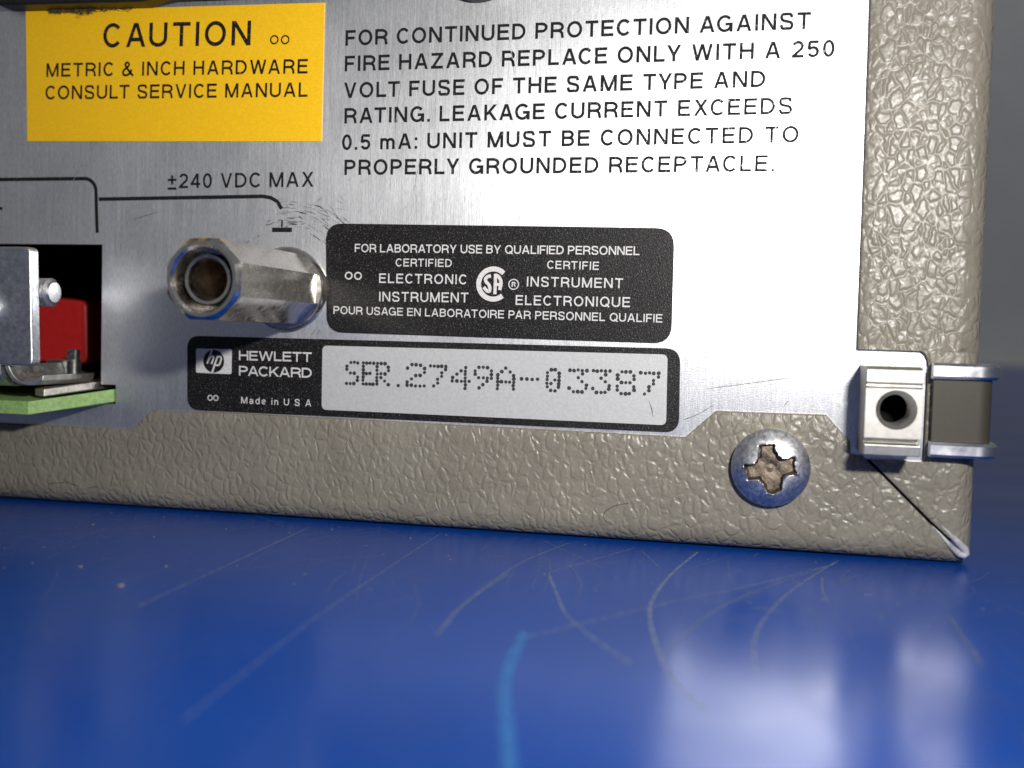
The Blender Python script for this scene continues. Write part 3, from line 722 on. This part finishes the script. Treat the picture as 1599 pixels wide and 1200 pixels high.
# ---- black fittings at the top of the panel
cn = B().prism([(-109.9, 95), (-109.9, 74.4), (-107.2, 72.15), (-100, 71.9), (-84, 71.6), (-80, 72.3), (-62, 72.1), (-57.5, 73.4), (-57.5, 95)], -3.2, -.02)
o = bevel(cn.build('connector_housing', BLACK, inst), .35, 3); o['label'] = 'black plastic housing above the yellow caution label'
o = B().lathe_y(-36.3, 75.4, [(5.1, -.01), (5.1, -1.2), (4.6, -1.6), (4.4, -7.5), (3.6, -8.2), (.3, -8.2)], 44, False, True).build('fuse_cap', BLACK, inst, smooth=True, sharp=35)
o['label'] = 'round black fuse cap at the top of the panel'
fluff = B()
for k in range(320):
    x = random.uniform(-101, -87); z = 71.75 + random.gauss(0, .22) - .25 * math.exp(-((x + 95) / 2.5) ** 2); a = random.uniform(0, math.pi); L_ = random.uniform(.3, 1.1)
    fluff.tube([(x, -.25 - random.random() * .5, z), (x + L_ * .5 * math.cos(a), -.3 - random.random() * .6, z + L_ * .22 * math.sin(a)), (x + L_ * math.cos(a), -.25 - random.random() * .4, z + L_ * .3 * math.sin(a))], .028, 4)
o = fluff.build('dust_fluff', m_plain('brown_fluff', (.07, .05, .03), .9, .4, 2, .2), inst); o['kind'] = 'stuff'

# ---- body of the case behind the panel
cb = B().box(-330, 27.2, 46, 298, .35, 129.5).box(-330, 27.2, 1.3, 45.9, 127, 129.5)
cb.build('case_body', VINYL, inst)

mk = B()
mk.ribbon(smooth_path([(-14.15, 5.35), (-16.4, 4.75), (-17.65, 3.6), (-17.1, 2.5)]), .10, lift=-.85)
mk.ribbon([(-69.8, 13.9), (-69.45, 13.65), (-69.2, 13.3)], .16, lift=-.85)
mk.ribbon(smooth_path([(-100, 2.9), (-97, 3.3), (-95, 2.9)]), .12, lift=-.85)
mk.ribbon([(-93.5, 2.7), (-92, 3.0), (-91, 2.6)], .14, lift=-.85)
o = mk.build('cover_scuffs', SC_DARK, inst); o['kind'] = 'stuff'

# ================================================================ wear, a blue streak and dust on the tabletop
def table_marks(name, mat, lines, lift):
    b = B()
    for k, (pts, wd) in enumerate(lines): b.ribbon(smooth_path(pts, 8), wd * 1.15, 'table', lift + .0006 * (k % 40))
    o = b.build(name, mat, table); o['kind'] = 'stuff'; return o
table_marks('long_scratches', SC_TABLE, [
    ([(-21.6, -2.8), (-25.1, -17.2), (-26.3, -35.5), (-25.8, -46.9)], .13),
    ([(-13.1, -3.1), (-17.5, -13), (-20.9, -20.8)], .12), ([(-21.0, -21.0), (-18.6, -29.5), (-15.9, -38.4), (-11.7, -46.3), (-8.3, -51.5)], .18),
    ([(-5.2, -2.7), (-7.6, -16.9), (-8.6, -29.5), (-8.1, -37.7), (-6.2, -48.9), (-4.3, -55.8), (-1.9, -60.7)], .26),
    ([(11.8, -2.0), (5.7, -19.7), (2.5, -33.0), (1.4, -42.0), (1.5, -51.3)], .18),
    ([(10.5, -5.6), (1.5, -19.3), (-5.7, -28.5), (-13.3, -39.4), (-18.3, -46.8)], .15),
    ([(-39.1, -2.5), (-38.7, -23.8), (-38.1, -45.3), (-37.0, -61.7), (-36.1, -73.5)], .10),
    ([(-55.3, -48.6), (-55.9, -31.6), (-56.9, -4.3)], .16), ([(9.1, -13.1), (8.7, -19), (8.9, -25.0)], .15), ([(1.1, -29.4), (4.4, -30.1)], .2)], .02)
faint = [([(-25.1, -22.4), (-26.3, -37.6), (-25.8, -49.0)], .3), ([(11.6, -4.0), (-.3, -26.7), (-5.1, -43.1), (-6, -49.4)], .22), ([(-12.3, -4.7), (-9, -15)], .15), ([(20.2, -25.9), (19.9, -44.7)], .3)]
for k in range(240):
    x, y = random.uniform(-100, 45), -abs(random.gauss(2, 28)) - 1; a = random.gauss(1.2, .7); L_ = random.uniform(2, 20)
    faint.append(([(x, y), (x - L_ * .5 * math.cos(a) + random.gauss(0, .07) * L_, y - L_ * .5 * math.sin(a)), (x - L_ * math.cos(a), y - L_ * math.sin(a))], random.uniform(.03, .10)))
table_marks('faint_scratches', SC_FAINT, faint, .05)
table_marks('blue_streak', CYAN_STREAK, [([(-18.6, -45.5), (-18.3, -48.5), (-17.8, -54.5), (-16.9, -60.5), (-15.4, -66.3), (-12.8, -76.4)], .85)], .10)  # one streak of lighter blue than the table around it
sp = B()
specks = [(-70.3, -35.4, .26), (-61.3, -41.6, .40), (-84, -13.2, .2), (-61.9, -32.1, .18)] + [(random.uniform(-95, 30), -random.uniform(1.5, 40), random.uniform(.05, .13)) for _ in range(70)]
for x, y, r in specks:
    sp.rings([[(x + q * r * (1.3 if k % 2 else .8) * math.cos(k * math.pi / 3), y + q * r * math.sin(k * math.pi / 3), .01 + h * r) for k in range(6)] for q, h in ((1, 0), (.8, .4), (.3, .6))], True, False, True)
o = sp.build('dust_specks', DUST); o['kind'] = 'stuff'; o['label'] = 'pale dust specks scattered on the blue tabletop'; o['category'] = 'dust'
